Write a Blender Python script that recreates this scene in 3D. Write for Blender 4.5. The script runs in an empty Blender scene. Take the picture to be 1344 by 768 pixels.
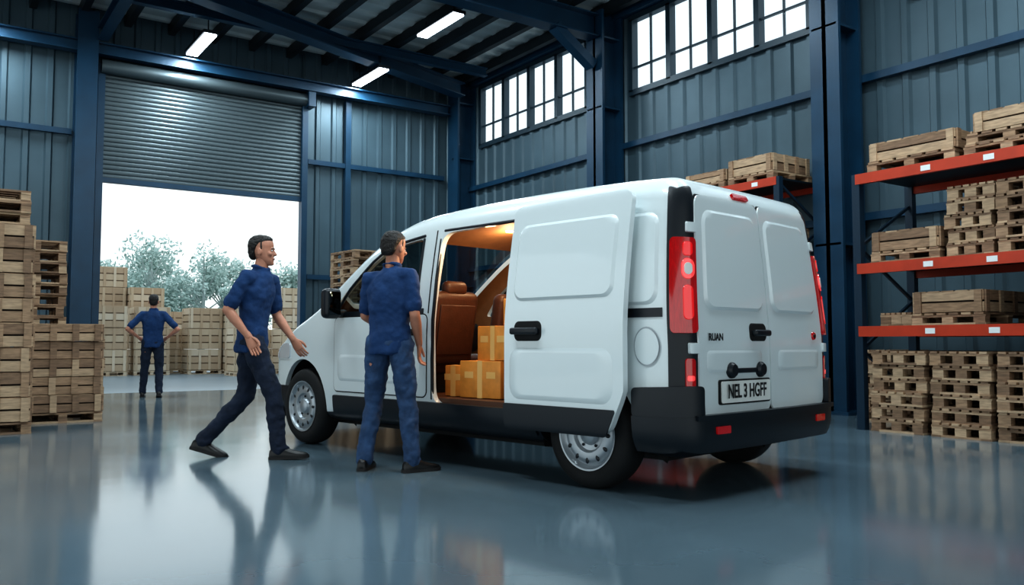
import bpy, bmesh, math, random
from mathutils import Vector, Matrix
random.seed(7)
D=bpy.data; coll=bpy.context.scene.collection
def lin(c):
    o=[]
    for v in c:
        v/=255.0
        o.append(v/12.92 if v<=.04045 else ((v+.055)/1.055)**2.4)
    return o
def M(name,rgb,rough=.5,metal=0,ns=None,na=.15,bump=0,bs=None,emit=0,ecol=None,coat=0,stretch=None,rvar=0,spec=None):
    m=D.materials.new(name); m.use_nodes=True; nt=m.node_tree; b=nt.nodes['Principled BSDF']
    c=lin(rgb); b.inputs['Base Color'].default_value=(*c,1)
    b.inputs['Roughness'].default_value=rough; b.inputs['Metallic'].default_value=metal
    if coat: b.inputs['Coat Weight'].default_value=coat; b.inputs['Coat Roughness'].default_value=.05
    if spec is not None: b.inputs['Specular IOR Level'].default_value=spec
    if emit:
        b.inputs['Emission Color'].default_value=(*(lin(ecol) if ecol else c),1); b.inputs['Emission Strength'].default_value=emit
    if ns or bump or rvar:
        tc=nt.nodes.new('ShaderNodeTexCoord'); mp=nt.nodes.new('ShaderNodeMapping')
        nt.links.new(tc.outputs['Object'],mp.inputs['Vector'])
        if stretch: mp.inputs['Scale'].default_value=stretch
    if ns:
        n=nt.nodes.new('ShaderNodeTexNoise'); n.inputs['Scale'].default_value=ns; n.inputs['Detail'].default_value=6
        nt.links.new(mp.outputs['Vector'],n.inputs['Vector'])
        r=nt.nodes.new('ShaderNodeValToRGB')
        r.color_ramp.elements[0].position=.3; r.color_ramp.elements[1].position=.7
        r.color_ramp.elements[0].color=(*[v*(1-na) for v in c],1); r.color_ramp.elements[1].color=(*[min(1,v*(1+na)) for v in c],1)
        nt.links.new(n.outputs['Fac'],r.inputs['Fac']); nt.links.new(r.outputs['Color'],b.inputs['Base Color'])
        if rvar:
            mr=nt.nodes.new('ShaderNodeMapRange'); mr.inputs['From Min'].default_value=.3; mr.inputs['From Max'].default_value=.7
            mr.inputs['To Min'].default_value=rough-rvar; mr.inputs['To Max'].default_value=rough+rvar
            nt.links.new(n.outputs['Fac'],mr.inputs['Value']); nt.links.new(mr.outputs['Result'],b.inputs['Roughness'])
    if bump:
        n2=nt.nodes.new('ShaderNodeTexNoise'); n2.inputs['Scale'].default_value=bs or 40; n2.inputs['Detail'].default_value=4
        nt.links.new(mp.outputs['Vector'],n2.inputs['Vector'])
        bp=nt.nodes.new('ShaderNodeBump'); bp.inputs['Strength'].default_value=bump; bp.inputs['Distance'].default_value=.02
        nt.links.new(n2.outputs['Fac'],bp.inputs['Height']); nt.links.new(bp.outputs['Normal'],b.inputs['Normal'])
    return m
def glass(name,tint):
    m=D.materials.new(name); m.use_nodes=True; nt=m.node_tree; nt.nodes.clear()
    o=nt.nodes.new('ShaderNodeOutputMaterial'); mx=nt.nodes.new('ShaderNodeMixShader')
    t=nt.nodes.new('ShaderNodeBsdfTransparent'); t.inputs['Color'].default_value=(*tint,1)
    g=nt.nodes.new('ShaderNodeBsdfGlossy'); g.inputs['Roughness'].default_value=.03; g.inputs['Color'].default_value=(.9,.95,1,1)
    lw=nt.nodes.new('ShaderNodeLayerWeight'); lw.inputs['Blend'].default_value=.5
    pw=nt.nodes.new('ShaderNodeMath'); pw.operation='POWER'; pw.inputs[1].default_value=4
    ma=nt.nodes.new('ShaderNodeMath'); ma.operation='MULTIPLY_ADD'; ma.inputs[1].default_value=.7; ma.inputs[2].default_value=.05
    nt.links.new(lw.outputs['Facing'],pw.inputs[0]); nt.links.new(pw.outputs[0],ma.inputs[0])
    nt.links.new(ma.outputs[0],mx.inputs['Fac']); nt.links.new(t.outputs[0],mx.inputs[1]); nt.links.new(g.outputs[0],mx.inputs[2]); nt.links.new(mx.outputs[0],o.inputs[0])
    return m

class MB:
    def __init__(s): s.v=[];s.f=[];s.m=[]
    def box(s,c,d,mi=0,rz=0,mat=None):
        x,y,z=d[0]/2,d[1]/2,d[2]/2
        T=mat if mat is not None else Matrix.Translation(c)@Matrix.Rotation(rz,4,'Z')
        n=len(s.v)
        for a in (-x,x):
            for b in (-y,y):
                for e in (-z,z): s.v.append(tuple(T@Vector((a,b,e))))
        for q in ((0,1,3,2),(4,6,7,5),(0,4,5,1),(2,3,7,6),(0,2,6,4),(1,5,7,3)):
            s.f.append(tuple(n+i for i in q)); s.m.append(mi)
    def bx(s,x0,x1,y0,y1,z0,z1,mi=0): s.box(((x0+x1)/2,(y0+y1)/2,(z0+z1)/2),(x1-x0,y1-y0,z1-z0),mi)
    def quad(s,pts,mi=0):
        n=len(s.v); s.v+= [tuple(p) for p in pts]; s.f.append((n,n+1,n+2,n+3)); s.m.append(mi)
    def rbox(s,c,d,r,mi=0,T=None,n=3):
        bm=bmesh.new(); bmesh.ops.create_cube(bm,size=1)
        for v in bm.verts: v.co=Vector((v.co.x*d[0],v.co.y*d[1],v.co.z*d[2]))
        bmesh.ops.bevel(bm,geom=list(bm.edges),offset=r,segments=n,profile=.5,affect='EDGES')
        TT=Matrix.Translation(c)@(T if T is not None else Matrix())
        s.bm(bm,mi,TT); bm.free()
    def bm(s,bm,mi=0,T=Matrix()):
        bm.verts.index_update(); k=len(s.v)
        for v in bm.verts: s.v.append(tuple(T@v.co))
        for f in bm.faces: s.f.append(tuple(k+v.index for v in f.verts)); s.m.append(mi)
    def beam(s,p0,p1,w,h,mi=0,t=.025):
        p0=Vector(p0);p1=Vector(p1); d=p1-p0; L=d.length; X=d.normalized(); Z=Vector((0,0,1)); Y=Z.cross(X)
        if Y.length<.01: Y=Vector((0,1,0))
        Y.normalize(); Z=X.cross(Y); R=Matrix((X,Y,Z)).transposed().to_4x4(); c=(p0+p1)/2
        s.box(None,(L,w,t),mi,mat=Matrix.Translation(c+Z*(h/2-t/2))@R)
        s.box(None,(L,w,t),mi,mat=Matrix.Translation(c-Z*(h/2-t/2))@R)
        s.box(None,(L,t*.8,h-2*t),mi,mat=Matrix.Translation(c)@R)
    def bar(s,p0,p1,w,h,mi=0):
        p0=Vector(p0);p1=Vector(p1); d=p1-p0; L=d.length; X=d.normalized(); Z=Vector((0,0,1)); Y=Z.cross(X)
        if Y.length<.01: Y=Vector((0,1,0))
        Y.normalize(); Z=X.cross(Y); R=Matrix((X,Y,Z)).transposed().to_4x4()
        s.box(None,(L,w,h),mi,mat=Matrix.Translation((p0+p1)/2)@R)
    def lathe(s,prof,T,mi=0,seg=40):
        n=len(s.v)
        for r,h in prof:
            for i in range(seg):
                a=2*math.pi*i/seg; s.v.append(tuple(T@Vector((r*math.cos(a),r*math.sin(a),h))))
        for j in range(len(prof)-1):
            for i in range(seg):
                s.f.append((n+j*seg+i,n+j*seg+(i+1)%seg,n+(j+1)*seg+(i+1)%seg,n+(j+1)*seg+i)); s.m.append(mi)
    def ell(s,c,r,mi=0,T=Matrix(),u=12,w=8):
        n=len(s.v); c=Vector(c)
        for j in range(w+1):
            ph=math.pi*j/w
            for i in range(u):
                a=2*math.pi*i/u
                s.v.append(tuple(T@(c+Vector((r[0]*math.sin(ph)*math.cos(a),r[1]*math.sin(ph)*math.sin(a),r[2]*math.cos(ph))))))
        for j in range(w):
            for i in range(u):
                s.f.append((n+j*u+i,n+(j+1)*u+i,n+(j+1)*u+(i+1)%u,n+j*u+(i+1)%u)); s.m.append(mi)
    def rings(s,rs,mi=0):
        n=len(s.v); k=len(rs[0])
        for r in rs:
            for p in r: s.v.append(tuple(p))
        for j in range(len(rs)-1):
            for i in range(k):
                s.f.append((n+j*k+i,n+j*k+(i+1)%k,n+(j+1)*k+(i+1)%k,n+(j+1)*k+i)); s.m.append(mi)
        s.f.append(tuple(n+i for i in range(k))[::-1]); s.m.append(mi)
        s.f.append(tuple(n+(len(rs)-1)*k+i for i in range(k))); s.m.append(mi)
    def tube(s,pts,rad,mi=0,seg=14,ref=(1,0,0)):
        pts=[Vector(p) for p in pts]; rad=[(r,r) if not isinstance(r,tuple) else r for r in rad]
        ref=Vector(ref); rs=[]; N=len(pts)
        def frame(i):
            t=(pts[min(i+1,N-1)]-pts[max(i-1,0)]).normalized()
            a=ref-t*ref.dot(t)
            if a.length<.2: a=Vector((0,1,0)); a=a-t*a.dot(t)
            a.normalize(); return t,a,t.cross(a)
        def ring(c,a,b,ra,rb): return [c+a*(ra*math.cos(2*math.pi*k/seg))+b*(rb*math.sin(2*math.pi*k/seg)) for k in range(seg)]
        for i in range(N):
            t,a,b=frame(i); ra,rb=rad[i]; r=min(ra,rb)
            if i==0:
                for k,q in ((.97,.25),(.8,.6),(.45,.9)): rs.append(ring(pts[0]-t*r*k,a,b,ra*q,rb*q))
            rs.append(ring(pts[i],a,b,ra,rb))
            if i==N-1:
                for k,q in ((.45,.9),(.8,.6),(.97,.25)): rs.append(ring(pts[i]+t*r*k,a,b,ra*q,rb*q))
        s.rings(rs,mi)
    def mesh(s,name,mats,ang=35,smooth=True):
        me=D.meshes.new(name); me.from_pydata(s.v,[],s.f)
        for m in mats: me.materials.append(m)
        me.polygons.foreach_set('material_index',s.m)
        fin(me,ang,smooth); return me
    def obj(s,name,mats,parent=None,ang=35,smooth=True,loc=None,rz=0):
        o=D.objects.new(name,s.mesh(name,mats,ang,smooth)); coll.objects.link(o)
        if parent: o.parent=parent
        if loc: o.location=loc
        o.rotation_euler=(0,0,rz)
        return o
    def addmesh(s,me,mi=None):
        n=len(s.v)
        for v in me.vertices: s.v.append(tuple(v.co))
        for p in me.polygons:
            s.f.append(tuple(n+i for i in p.vertices)); s.m.append(p.material_index if mi is None else mi)
def fin(me,ang=35,smooth=True):
    bm=bmesh.new(); bm.from_mesh(me); bmesh.ops.recalc_face_normals(bm,faces=bm.faces)
    a=math.radians(ang)
    for f in bm.faces: f.smooth=smooth
    if smooth:
        for e in bm.edges:
            if len(e.link_faces)==2:
                if e.calc_face_angle(0)>a: e.smooth=False
    bm.to_mesh(me); bm.free()
def evalmesh(o):
    dg=bpy.context.evaluated_depsgraph_get(); dg.update()
    return D.meshes.new_from_object(o.evaluated_get(dg))
def empty(name,loc=(0,0,0),rz=0):
    e=D.objects.new(name,None); coll.objects.link(e); e.location=loc; e.rotation_euler=(0,0,rz); return e

# ---------------- materials
m_wall=M('corrugated_wall_paint',(72,93,104),.45,.3,ns=1.2,na=.12)
m_steel=M('blue_steel',(18,57,82),.4,.1,ns=3,na=.15)
m_deck=M('roof_deck',(190,200,202),.6,.1,ns=2,na=.12)
m_purl=M('dark_purlin',(18,30,38),.5,.2)
m_floor=M('polished_concrete',(92,110,120),.12,0,ns=.6,na=.14,bump=.02,bs=3,rvar=.03,spec=.95)
m_yard=M('yard_concrete',(128,142,150),.3,0,ns=.8,na=.1)
m_shut=M('shutter_steel',(78,90,95),.4,.5)
m_frame=M('window_frame',(38,58,70),.4,.2)
m_wg=glass('window_glass',(.93,.97,1))
woods=[M('wood_a',(150,122,96),.7,0,ns=9,na=.3,stretch=(1,1,6)),M('wood_b',(126,100,78),.7,0,ns=9,na=.3,stretch=(1,1,6)),M('wood_c',(174,148,120),.7,0,ns=9,na=.25,stretch=(1,1,6)),M('crate_gap_shade',(46,36,28),.8)]  # last entry is painted shade for the gaps between crate slats
woodo=[M('hazed_wood_a',(206,184,156),.7),M('hazed_wood_b',(192,166,138),.7),M('hazed_wood_c',(218,200,176),.7),M('hazed_gap_shade',(152,132,112),.8)]  # paler wood with haze put into the colour, last is shade between slats
m_rack=M('rack_orange',(182,60,34),.4,.1,ns=6,na=.1)
m_rackb=M('rack_upright',(22,46,64),.4,.2)
m_label=M('white_label',(225,228,228),.6)
m_lamp=M('lamp_tube',(235,245,255),.4,emit=9)
m_white=M('van_white_paint',(224,234,236),.25,0,coat=.7)
m_inner=M('van_headliner_tan',(140,98,64),.7,0,ns=12,na=.1)
m_black=M('black_plastic',(15,23,31),.4,0)
m_gap=M('panel_gap',(14,16,18),.8)
m_vglass=glass('van_glass',(.42,.48,.48))
m_tyre=M('tyre_rubber',(16,18,20),.75,0,bump=.1,bs=60)
m_rim=M('wheel_silver',(170,178,184),.35,.6)
m_red=M('tail_light_red',(165,6,12),.12,0,coat=1,emit=.12,ecol=(220,10,10),ns=30,na=.25,stretch=(4,4,.4))
m_redb=M('tail_light_glow',(240,80,80),.15,0,coat=1,emit=.5,ecol=(255,70,70))
m_redm=M('tail_light_bright_red',(225,14,20),.15,0,coat=1,emit=.3,ecol=(255,20,20))
m_clear=M('lamp_clear',(215,220,225),.1,.2,coat=1)
m_mirror=M('mirror_glass',(40,48,54),.05,1)
m_leather=M('tan_leather',(74,47,36),.45,0,ns=14,na=.12,bump=.1,bs=60)
m_vfloor=M('van_floor_mat',(84,52,34),.6)
m_box=M('amber_glow_carton',(226,150,66),.5,0,ns=10,na=.15)  # amber brightened so a warm glow sits in the carton colour
m_tape=M('packing_tape',(240,190,112),.3)
m_plate=M('plate_white',(232,234,230),.35)
m_ink=M('plate_ink',(18,18,20),.5)
m_glow=M('cabin_lamp',(255,220,170),.4,emit=14,ecol=(255,205,140))
m_skin=M('skin',(186,130,106),.5,0,ns=20,na=.06)
m_hair=M('hair_dark',(22,17,15),.6,0,bump=.5,bs=90)
m_polo=M('polo_navy',(20,56,100),.9,0,ns=8,na=.15,bump=.25,bs=30)
m_jean=M('denim_blue',(44,70,104),.9,0,ns=14,na=.3,bump=.25,bs=35)
m_jeand=M('denim_dark',(22,34,54),.9,0,ns=14,na=.25,bump=.25,bs=35)
m_shoe=M('black_leather',(12,12,14),.4)
m_sole=M('shoe_sole',(30,28,28),.7)
m_eye=M('eye_white',(225,225,220),.3)
m_lip=M('lips',(150,86,76),.5)

# ---------------- building
XR=10.4; YB=17.1; ZR=7.0
mb=MB(); mb.bx(-10,XR+.1,-10,YB+.05,-.2,0); mb.obj('floor',[m_floor],smooth=False)
mb=MB(); mb.bx(-60,90,YB+.05,120,-.2,-.005); mb.obj('ground_yard',[m_yard],smooth=False)
def corr(mb,f,s0,s1,z0,z1,pitch=.36,dep=.04,mi=0):
    prof=[(0,0),(.62,0),(.70,1),(.92,1)]
    pts=[];s=math.floor(s0/pitch)*pitch
    while s<s1+pitch:
        for a,d in prof:
            q=s+a*pitch
            if s0<=q<=s1: pts.append((q,d*dep))
        s+=pitch
    pts=[(s0,0)]+pts+[(s1,0)]
    n=len(mb.v)
    for q,d in pts:
        mb.v.append(f(q,d,z0)); mb.v.append(f(q,d,z1))
    for i in range(len(pts)-1):
        k=n+2*i; mb.f.append((k,k+1,k+3,k+2)); mb.m.append(mi)
DX0,DX1,DZ=2.54,6.42,3.93
mb=MB(); fb=lambda s,d,z:(s,YB-d,z)
corr(mb,fb,-10,DX0,0,ZR+.1); corr(mb,fb,DX1,XR,0,ZR+.1); corr(mb,fb,DX0,DX1,DZ+1.9,ZR+.1)
mb.bx(-10,DX0,YB+.01,YB+.06,0,ZR+.1); mb.bx(DX1,XR+.1,YB+.01,YB+.06,0,ZR+.1); mb.bx(DX0,DX1,YB+.01,YB+.06,DZ+1.9,ZR+.1)
mb.obj('wall_back',[m_wall],smooth=False)
W=[(12.45,16.25),(7.45,11.2),(1.6,5.9)]; WZ0,WZ1=5.42,6.74
mb=MB(); fr=lambda s,d,z:(XR-d,s,z)
corr(mb,fr,-10,YB,0,WZ0); corr(mb,fr,-10,YB,WZ1,ZR+.1)
mb.bx(XR+.01,XR+.06,-10,YB,0,WZ0); mb.bx(XR+.01,XR+.06,-10,YB,WZ1,ZR+.1)
e=[YB]+[q for w in W for q in (w[1],w[0])]+[-10]
for i in range(0,len(e),2):
    corr(mb,fr,e[i+1],e[i],WZ0,WZ1); mb.bx(XR+.01,XR+.06,e[i+1],e[i],WZ0,WZ1)
mb.obj('wall_right',[m_wall],smooth=False)
for wi,(a,b) in enumerate(W):
    mb=MB(); x0,x1=XR-.09,XR+.05
    mb.bx(x0,x1,a-.05,b+.05,WZ0-.07,WZ0+.03); mb.bx(x0,x1,a-.05,b+.05,WZ1-.03,WZ1+.07)
    n=4; w=(b-a)/n
    for i in range(n+1):
        q=a+i*w; mb.bx(x0,x1,q-.05,q+.05,WZ0,WZ1)
    for i in range(n):
        q=a+(i+.5)*w; mb.bx(XR-.05,XR,q-.008,q+.008,WZ0,WZ1)
    for k in (.33,):
        z=WZ0+k*(WZ1-WZ0); mb.bx(XR-.05,XR,a,b,z-.014,z+.014)
    mb.quad([(XR-.02,a,WZ0),(XR-.02,b,WZ0),(XR-.02,b,WZ1),(XR-.02,a,WZ1)],1)
    mb.obj('window_%d'%(wi+1),[m_frame,m_wg],smooth=False)
# ceiling
mb=MB(); mb.bx(-10,XR+.1,-10,YB+.05,ZR+.12,ZR+.25)
corr(mb,lambda s,d,z:(z,s,ZR+.1-d),-10,YB,-10,XR,pitch=.5,dep=.05)
x=-9.5
while x<XR:
    mb.bx(x-.06,x+.06,-10,YB-.05,ZR-.14,ZR+.06,1); x+=.78
mb.obj('ceiling',[m_deck,m_purl],smooth=False)
# columns
def column(x,y,h=ZR-.1):
    mb=MB(); w=.44;dp=.5
    mb.bx(x-dp/2,x-dp/2+.05,y-w/2,y+w/2,0,h); mb.bx(x+dp/2-.05,x+dp/2,y-w/2,y+w/2,0,h)
    mb.bx(x-dp/2,x+dp/2,y-.03,y+.03,0,h); mb.bx(x-dp/2-.06,x+dp/2+.06,y-w/2-.06,y+w/2+.06,0,.04)
    for z in (WZ0-.3,2.2,h-.5): mb.bx(x-dp/2,x+dp/2,y-w/2+.03,y+w/2-.03,z,z+.03)
    mb.obj('steel_column',[m_steel],smooth=False)
for x,y in ((10,1.4),(10,6.82),(10.05,11.6),(10.12,16.7)): column(x,y)
for x in (2.27,): 
    mb=MB(); mb.bx(x-.17,x+.17,YB-.45,YB-.40,0,ZR-.1); mb.bx(x-.17,x+.17,YB-.1,YB-.05,0,ZR-.1); mb.bx(x-.02,x+.02,YB-.42,YB-.08,0,ZR-.1); mb.obj('steel_column',[m_steel],smooth=False)
mb=MB(); 
for z in (4.72,2.3): mb.bx(-10,2.08,YB-.14,YB-.05,z-.05,z+.05); mb.bx(DX1+.1,9.8,YB-.14,YB-.05,z-.05,z+.05)
mb.bx(7.35,7.47,YB-.16,YB-.04,0,6.15)
mb.obj('trim_1',[m_steel],smooth=False)
mb=MB()
for z in (4.46,2.6): mb.bx(XR-.14,XR-.05,-10,YB-.4,z-.05,z+.05)
mb.bx(XR-.2,XR-.05,-10,YB-.3,6.82,6.98)
mb.obj('trim_2',[m_steel],smooth=False)
def rb(name,p0,p1,w,h): 
    mb=MB(); mb.beam(p0,p1,w,h); return mb.obj(name,[m_steel],smooth=False)
rb('roof_beam',(-10,YB-.3,6.26),(9.8,YB-.3,6.26),.22,.22)
rb('roof_beam',(-2,12.3,6.72),(9.85,16.35,6.64),.3,.30)
rb('roof_beam',(-10,11.6,6.62),(9.8,11.6,6.62),.3,.42)
rb('roof_beam',(-10,6.5,6.62),(9.8,6.5,6.62),.3,.42)
rb('roof_beam',(-10,1.4,6.62),(9.8,1.4,6.62),.3,.42)
rb('roof_beam',(1.5,15.2,6.74),(9.8,15.2,6.74),.14,.18)
rb('roof_beam',(2.5,4,6.5),(2.5,YB-.45,6.5),.18,.24)
mb=MB()
for y in (6.5,11.6): mb.bar((9.75,y,5.9),(8.9,y,6.45),.2,.16)
mb.obj('roof_bracket',[m_steel],smooth=False)
# shutter door
mb=MB(); z=DZ
while z<DZ+2.0:
    mb.lathe([(.001,DX0+.03),(.045,DX0+.03),(.045,DX1-.03),(.001,DX1-.03)],Matrix.Translation((0,YB-.12,z+.045))@Matrix.Diagonal((1,.5,1,1))@Matrix.Rotation(math.pi/2,4,'Y'),0,10); z+=.085
mb.bx(DX0,DX1,YB-.16,YB-.06,DZ-.07,DZ+.02,1)
mb.lathe([(.001,DX0-.02),(.13,DX0-.02),(.13,DX1+.1),(.001,DX1+.1)],Matrix.Translation((0,YB-.22,DZ+2.05))@Matrix.Rotation(math.pi/2,4,'Y'),0,20)
for x in (DX0,DX1): mb.bx(x-.06,x+.06,YB-.22,YB-.05,0,DZ+2.1,1)
mb.bx(DX1,DX1+.15,YB-.4,YB-.05,DZ+1.9,DZ+2.2,1)
mb.obj('door_1',[m_shut,m_steel],smooth=True)
# lamps
for X in (.6,4.05,7.45):
    for Y in (3.0,4.9,9.2,13.1,16.0):
        if Y==13.1 and X<7: continue
        zz=6.62 if Y<15 else 6.43
        mb=MB(); mb.bx(X-.13,X+.13,Y-.70,Y+.66,zz,zz+.06,0); mb.bx(X-.1,X+.1,Y-.68,Y+.64,zz-.03,zz+.005,1)
        for q in (-.5,.5): mb.bx(X-.01,X+.01,Y+q-.01,Y+q+.01,zz+.04,6.85,0)
        o=mb.obj('fluorescent_lamp',[m_purl,m_lamp],smooth=False)
        L=D.lights.new('lamp_light','AREA'); L.shape='RECTANGLE'; L.size=.2; L.size_y=1.3; L.energy=78 if Y<12 else 95; L.color=(.82,.95,1)
        lo=D.objects.new('light',L); coll.objects.link(lo); lo.parent=o; lo.location=(X,Y,zz-.04)

# ---------------- pallets / crates
def pallet(mb,x,y,z,w,d,rz=0,h=.14):
    T=Matrix.Translation((x,y,z))@Matrix.Rotation(rz,4,'Z')
    def b(cx,cy,cz,a,bb,c,mi=None): mb.box(None,(a,bb,c),random.choice((0,1,2)) if mi is None else mi,mat=T@Matrix.Translation((cx,cy,cz)))
    nb=6
    for i in range(nb):
        yy=-d/2+(i+.5)*d/nb; b(0,yy,h-.011,w,d/nb*.74,.022)
    for i in (-1,0,1):
        b(i*(w/2-.05),0,h-.033,.09,d,.02)
        b(i*(w/2-.05),0,.01,.09,d,.02)
        for j in (-1,0,1): b(i*(w/2-.05),j*(d/2-.06),h/2-.012,.09,.11,h-.064)
    for j in (-1,1): b(0,j*(d/2-.05),.011,w,.09,.02)
def crate(mb,x,y,z,w,d,h,rz=0):
    T=Matrix.Translation((x,y,z))@Matrix.Rotation(rz,4,'Z')
    def b(cx,cy,cz,a,bb,c,mi=None): mb.box(None,(a,bb,c),random.choice((0,1,2)) if mi is None else mi,mat=T@Matrix.Translation((cx,cy,cz)))
    b(0,0,h/2,w-.07,d-.07,h-.02,3)  # dark inner box stands in for shade behind the slats
    k=2 if h<.26 else 3
    for i in range(k):
        zz=(i+.5)*h/k; hh=h/k*.84
        for s in (-1,1):
            b(0,s*(d/2-.012),zz,w,.022,hh); b(s*(w/2-.012),0,zz,.022,d-.05,hh)
    for sx in (-1,-.33,.33,1):
        for s in (-1,1): b(sx*(w/2-.05),s*(d/2+.008),h/2,.07,.018,h*.96)
    for sy in (-1,1):
        for s in (-1,1): b(s*(w/2+.008),sy*(d/2-.05),h/2,.018,.07,h*.96)
    for i in range(5): b(0,-d/2+(i+.5)*d/5,h-.008,w,d/5*.85,.016)
def pstack(x,y,z,w,d,n,rz=0,name='pallet_stack',mats=woods,h=.14):
    mb=MB()
    for i in range(n): pallet(mb,random.uniform(-.02,.02),random.uniform(-.02,.02),i*h,w,d,random.uniform(-.035,.035),h)
    return mb.obj(name,mats,smooth=False,loc=(x,y,z),rz=rz)
def cstack(x,y,z,w,d,n,h,rz=0,name='crate_stack',mats=woods,base=True):
    mb=MB(); z0=0
    if base: pallet(mb,0,0,0,w+.04,d+.04,0,.12); z0=.12
    for i in range(n): crate(mb,random.uniform(-.012,.012),random.uniform(-.012,.012),z0+i*h,w,d,h,random.uniform(-.02,.02))
    return mb.obj(name,mats,smooth=False,loc=(x,y,z),rz=rz)
# left piles
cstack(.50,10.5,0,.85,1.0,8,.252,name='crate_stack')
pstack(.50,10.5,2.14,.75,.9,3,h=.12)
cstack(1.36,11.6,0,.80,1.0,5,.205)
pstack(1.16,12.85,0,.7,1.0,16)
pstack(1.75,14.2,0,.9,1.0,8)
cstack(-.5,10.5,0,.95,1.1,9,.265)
pstack(6.35,13.9,0,.75,.9,18,rz=.05)
pstack(7.6,15.6,0,.9,1.0,10)
# racks
def rack(x0,x1,y0,y1,levels,htop,name='pallet_rack',mid=True):
    mb=MB(); ys=[y0,y1] 
    for y in ys:
        for x in (x0+.04,x1-.04): mb.bx(x-.04,x+.04,y-.045,y+.045,0,htop,1)
        z=.3;k=0
        while z<htop-.6:
            mb.bar((x0+.04,y,z if k%2 else z+.55),(x1-.04,y,z+.55 if k%2 else z),.03,.03,1); z+=.55;k+=1
    for z in levels:
        for x in (x0-.005,x1-.045): mb.bx(x,x+.05,y0,y1,z-.11,z,0)
        mb.bx(x0+.045,x1-.045,y0,y1,z-.03,z-.005,2)
        yy=y0+.35
        while yy<y1-.2: mb.bx(x0-.008,x0-.004,yy-.05,yy+.05,z-.085,z-.03,3); yy+=.62
    return mb.obj(name,[m_rack,m_rackb,m_purl,m_label],smooth=False)
rack(8.25,9.35,1.8,5.42,(1.1,1.77,2.74),2.74)
rack(9.2,10.2,7.2,10.1,(1.1,1.95,3.12),3.12)
for y,n in ((5.0,6),(4.36,6),(3.72,6),(3.08,6)): pstack(8.83,y,0,1.15,.58,n)
cstack(8.82,4.5,1.1,.95,.7,1,.22)
pstack(8.8,5.1,1.1,.8,.35,1); pstack(8.8,3.4,1.1,.9,.6,3)
cstack(8.82,4.93,1.77,.95,.72,1,.21)
pstack(8.82,4.27,1.77,.95,.46,5); pstack(8.82,3.7,1.77,.95,.6,5)
cstack(8.82,4.85,2.74,.95,.92,1,.2); pstack(8.82,3.88,2.74,.95,.8,2,h=.11); cstack(8.82,3.85,2.96,.9,.7,1,.2,base=False)
cstack(9.7,7.7,3.12,.8,.75,1,.24); cstack(9.7,8.55,3.12,.8,.75,1,.16)
pstack(9.7,7.75,1.95,.8,.8,4); pstack(9.7,7.75,1.1,.8,.8,3); pstack(9.7,7.72,0,.8,.8,6); pstack(9.7,8.65,0,.8,.8,6)
pstack(9.75,5.95,0,.85,.4,6)
# outside stacks
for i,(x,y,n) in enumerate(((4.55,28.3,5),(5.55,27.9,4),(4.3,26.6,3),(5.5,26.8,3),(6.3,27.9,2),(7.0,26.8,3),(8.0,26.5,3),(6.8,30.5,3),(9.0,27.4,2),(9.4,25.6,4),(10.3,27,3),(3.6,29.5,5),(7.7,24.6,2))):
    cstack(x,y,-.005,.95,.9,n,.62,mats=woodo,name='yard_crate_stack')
# trees
m_leaf=M('misty_foliage',(176,196,188),.9,0,ns=1.2,na=.15); m_leaf2=M('misty_foliage_light',(196,212,204),.9); m_bark=M('misty_bark',(176,186,182),.9)  # distance haze is put into these pale leaf and bark colours
def tree(x,y,h):
    mb=MB(); mb.tube([(0,0,0),(0,.1,h*.3),(.1,0,h*.6),(.05,.05,h*.9)],[.2,.15,.08,.03],2,8)
    clumps=[]
    for i in range(16):
        a=random.uniform(0,6.28); z=random.uniform(.3,.9)*h; r=h*.34*(1.05-abs(z/h-.55)*1.5)*random.uniform(.3,1)
        c=Vector((r*math.cos(a),r*math.sin(a),z)); clumps.append((c,random.uniform(.09,.17)*h))
        mb.tube([(0,0,z*.7),tuple(c)],[.05,.02],2,5)
    for c,R_ in clumps:
        for k in range(170):
            d=Vector((random.gauss(0,1),random.gauss(0,1),random.gauss(0,.8))).normalized()*R_*random.uniform(.5,1.08)
            p=c+d; u=Vector((random.gauss(0,1),random.gauss(0,1),random.gauss(0,1))).normalized(); v=u.orthogonal().normalized(); s_=random.uniform(.07,.16)
            mb.quad([p-u*s_,p-v*s_*.6,p+u*s_,p+v*s_*.6],random.choice((0,0,1)))
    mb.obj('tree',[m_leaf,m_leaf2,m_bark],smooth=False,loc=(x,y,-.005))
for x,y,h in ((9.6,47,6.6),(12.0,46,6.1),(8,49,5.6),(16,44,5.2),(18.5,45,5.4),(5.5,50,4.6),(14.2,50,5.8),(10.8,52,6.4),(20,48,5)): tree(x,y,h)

# ---------------- VAN
van=empty('van',(4.53,3.63,0),math.radians(10.0))
VL=5.05;HW=.95;H=1.98;B=.24;R=.15
TP=[(-.5,1.93),(0,1.94),(.5,1.965),(1.5,1.98),(2.4,1.955),(2.8,1.90),(3.2,1.75),(3.6,1.53),(4.0,1.30),(4.3,1.18),(4.6,1.08),(4.85,.95),(5.05,.82),(5.3,.6)]
def ztop(y):
    y=max(0,min(5.06,y))
    for i in range(1,len(TP)-2):
        if TP[i][0]<=y<=TP[i+1][0] or i==len(TP)-3:
            (x0,p0),(x1,p1),(x2,p2),(x3,p3)=TP[i-1],TP[i],TP[i+1],TP[i+2]
            t=(y-x1)/(x2-x1); m1=(p2-p0)/(x2-x0)*(x2-x1); m2=(p3-p1)/(x3-x1)*(x2-x1)
            return (2*t**3-3*t*t+1)*p1+(t**3-2*t*t+t)*m1+(-2*t**3+3*t*t)*p2+(t**3-t*t)*m2
    return TP[1][1]
def cl(x,a,b): return max(a,min(b,x))
def sm(a,b,x): t=cl((x-a)/(b-a),0,1); return t*t*(3-2*t)
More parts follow.
